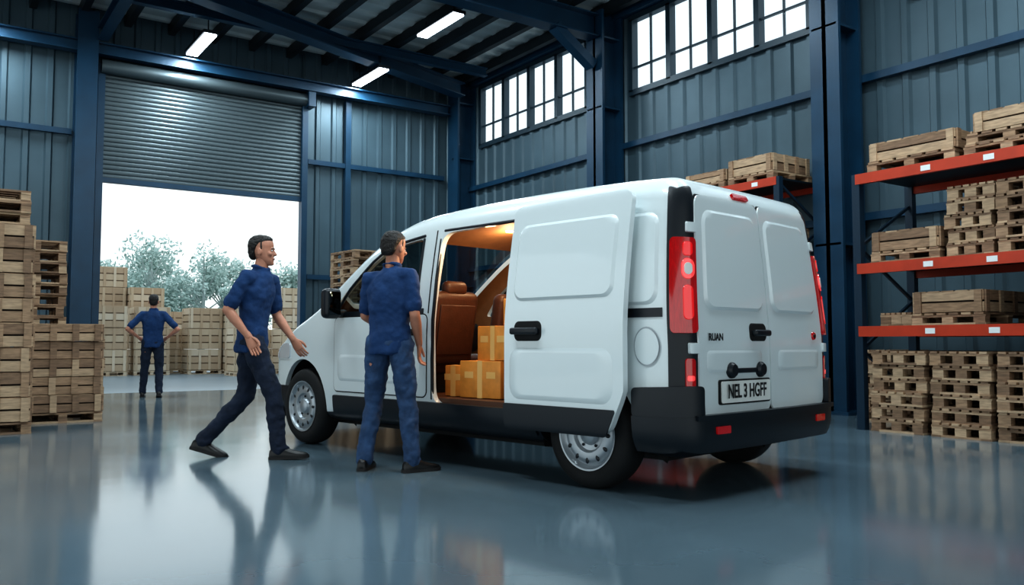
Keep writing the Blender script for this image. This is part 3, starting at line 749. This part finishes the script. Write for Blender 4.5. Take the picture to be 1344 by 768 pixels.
def person(loc,rz,J,scale=1,voxel=.011,trous=m_jean,hyaw=0,hpitch=0):
    g=lambda k:Vector(J[k])
    out=MB()
    hipc=(g('HL')+g('HR'))/2; neck=g('N'); shc=(g('SL')+g('SR'))/2
    ax0=(g('HR')-g('HL')).normalized(); ax1=(g('SR')-g('SL')).normalized()
    def spine(t):
        b=hipc+Vector((0,0,-.06)); return b*(1-t)+neck*t+Vector((0,.02,0))*math.sin(math.pi*t)*-.3
    def torso(mb,rows,inf=0):
        rs=[]
        for t,rx,ry in rows:
            a=(ax0*(1-t)+ax1*t); a.z*=.5; a.normalize(); f=Vector((-a.y,a.x,0)).normalized(); c=spine(t)
            rs.append([c+a*((rx+inf)*math.cos(2*math.pi*k/20))+f*((ry+inf)*math.sin(2*math.pi*k/20)) for k in range(20)])
        mb.rings(rs)
    TR=[(0,.10,.09),(.06,.155,.11),(.18,.162,.112),(.30,.148,.100),(.45,.148,.098),(.60,.162,.110),(.75,.174,.112),(.86,.155,.095),(.93,.11,.076),(1.0,.06,.058)]
    mid=lambda a,b,t:a*(1-t)+b*t
    body=MB(); torso(body,TR)
    body.tube([neck-Vector((0,0,.05)),neck+Vector((0,.012,.05)),neck+Vector((0,.022,.11))],[.058,.054,.054])
    for s in 'LR':
        sh,el,wr=g('S'+s),g('E'+s),g('W'+s); 
        body.tube([sh,mid(sh,el,.4),el],[.052,.046,.040],ref=(0,1,0)); body.tube([el,mid(el,wr,.3),mid(el,wr,.7),wr],[.04,.042,.032,.026],ref=(0,1,0))
        h,k,a=g('H'+s),g('K'+s),g('A'+s)
        body.tube([h,mid(h,k,.5),k],[.085,.072,.054]); body.tube([k,mid(k,a,.3),mid(k,a,.7),a],[.053,.054,.042,.036])
    out.addmesh(vox(body,voxel,5),0)
    sb=MB(); torso(sb,[(-.01,.174,.126),(.04,.176,.128),(.12,.176,.128),(.2,.172,.124)]+[(t,rx+.014,ry+.015) for t,rx,ry in TR if t>.25 and t<.9]+[(.93,.132,.098),(.985,.086,.082),(1.01,.076,.072)])
    for s in 'LR':
        sh,el=g('S'+s),g('E'+s); inn=mid(sh,shc,.35)
        sb.tube([inn,mid(sh,inn,.1),mid(sh,el,.2),mid(sh,el,.5),mid(sh,el,.78)],[.068,.066,.062,.058,.060],ref=(0,1,0))
    nb=neck+Vector((0,.003,.012)); ringp=[nb+Vector((.064*math.cos(2*math.pi*k/16),.064*math.sin(2*math.pi*k/16),.016-.012*math.sin(2*math.pi*k/16))) for k in range(17)]
    sb.tube(ringp,[.014]*17,0,8,ref=(0,0,1))
    out.addmesh(vox(sb,voxel*.8,3,.030,.085),2)
    tb=MB(); torso(tb,[(0,.10,.10),(.06,.162,.116),(.14,.164,.116),(.24,.152,.105)])
    for s in 'LR':
        h,k,a=g('H'+s),g('K'+s),g('A'+s)
        e=a
        tb.tube([h+Vector((0,0,.02)),mid(h,k,.5),k],[.096,.086,.070]); tb.tube([k,mid(k,e,.3),mid(k,e,.7),e],[.070,.069,.062,.060])
        tb.ell(a+Vector((0,.015,-.0)),(.062,.07,.03))
    out.addmesh(vox(tb,voxel*.9,3,.034,.07),3)
    for s in 'LR':
        W=g('W'+s); d=(W-g('E'+s)).normalized(); d=J.get('hd'+s,tuple(d)); 
        hand(out,W,d,J.get('th'+s,(0,1,0)),J.get('c'+s,.4),1 if s=='R' else -1)
        shoe(out,g('A'+s),J.get('fy'+s,0),J.get('fp'+s,0))
    T=Matrix.Translation(neck+Vector((0,.012,.045)))@Matrix.Rotation(hyaw,4,'Z')@Matrix.Rotation(hpitch,4,'X')
    head(out,T)
    o=out.obj('worker',[m_skin,m_hair,m_polo,trous,m_shoe,m_sole,m_eye,m_lip],None,60,True,loc,rz)
    o.scale=(scale,)*3
    return o
base=dict(HL=(-.09,0,.92),HR=(.09,0,.92),N=(0,-.01,1.49),SL=(-.172,-.01,1.42),SR=(.172,-.01,1.42))
rad=math.radians
# standing worker, weight on right leg, looking into the van
J=dict(base); J.update(N=(.01,.03,1.485),SL=(-.17,.03,1.41),SR=(.175,.0,1.425),HL=(-.08,0,.915),HR=(.10,0,.925),KL=(-.14,.06,.49),AL=(-.18,-.02,.085),KR=(.15,.02,.49),AR=(.20,-.0,.085),
 EL=(-.22,.06,1.14),WL=(-.14,.27,1.05),ER=(.225,-.03,1.14),WR=(.205,.10,.92),hdR=(-.12,.25,-1),thR=(-.3,1,0),thL=(.5,.2,.8),fyL=rad(12),fyR=rad(-38),cR=.5)
person((2.79,5.63,0),rad(-52),J,.985,hyaw=rad(-14),hpitch=rad(-8))
# walking worker
J=dict(base); J.update(HL=(-.09,-.03,.90),HR=(.09,.03,.90),N=(0,.06,1.475),SL=(-.165,.12,1.41),SR=(.165,.0,1.41),
 KL=(-.09,-.06,.48),AL=(-.09,-.39,.125),KR=(.09,.20,.50),AR=(.09,.25,.085),fpL=rad(-16),fpR=rad(3),
 ER=(.215,-.13,1.16),WR=(.20,.03,.95),EL=(-.20,.15,1.13),WL=(-.15,.30,.93),hdR=(0,.45,-.9),hdL=(0,.5,-.8),thR=(-.2,.9,.3),thL=(.2,.9,.3))
person((2.19,6.89,0),rad(-122),J,1.02,trous=m_jeand,hyaw=rad(4))
# far worker, hands on hips, seen from behind
J=dict(base); J.update(KL=(-.12,.06,.49),AL=(-.15,.10,.085),KR=(.11,.03,.49),AR=(.12,-.12,.10),fpR=rad(-6),
 EL=(-.40,-.10,1.17),WL=(-.22,.05,1.02),ER=(.40,-.10,1.17),WR=(.22,.05,1.02),hdL=(.5,.7,-.4),hdR=(-.5,.7,-.4),thL=(0,0,1),thR=(0,0,1))
person((3.25,15.55,0),rad(-14),J,.99,voxel=.015,trous=m_jeand)

# ---------------- world & camera
w=D.worlds.new('World'); bpy.context.scene.world=w; w.use_nodes=True; nt=w.node_tree; bg=nt.nodes['Background']
tc=nt.nodes.new('ShaderNodeTexCoord'); sx=nt.nodes.new('ShaderNodeSeparateXYZ'); rp=nt.nodes.new('ShaderNodeValToRGB')
nt.links.new(tc.outputs['Generated'],sx.inputs[0]); nt.links.new(sx.outputs['Z'],rp.inputs['Fac']); nt.links.new(rp.outputs['Color'],bg.inputs['Color'])
rp.color_ramp.elements[0].position=0; rp.color_ramp.elements[0].color=(.92,.99,.98,1); rp.color_ramp.elements[1].position=.8; rp.color_ramp.elements[1].color=(.68,.87,1,1)
bg.inputs['Strength'].default_value=1.12
cam=D.cameras.new('cam'); cam.lens=30; cam.sensor_width=36; cam.clip_start=.05; cam.clip_end=500
co=D.objects.new('camera',cam); coll.objects.link(co); co.location=(0,0,.92); co.rotation_euler=(rad(93.4),0,rad(-34.6))
sc=bpy.context.scene; sc.camera=co
sc.view_settings.view_transform='Standard'; sc.view_settings.exposure=.1
for lk in ('Medium High Contrast','High Contrast'):
    try: sc.view_settings.look=lk; print('look',lk); break
    except Exception as ex: print('look fail',ex)
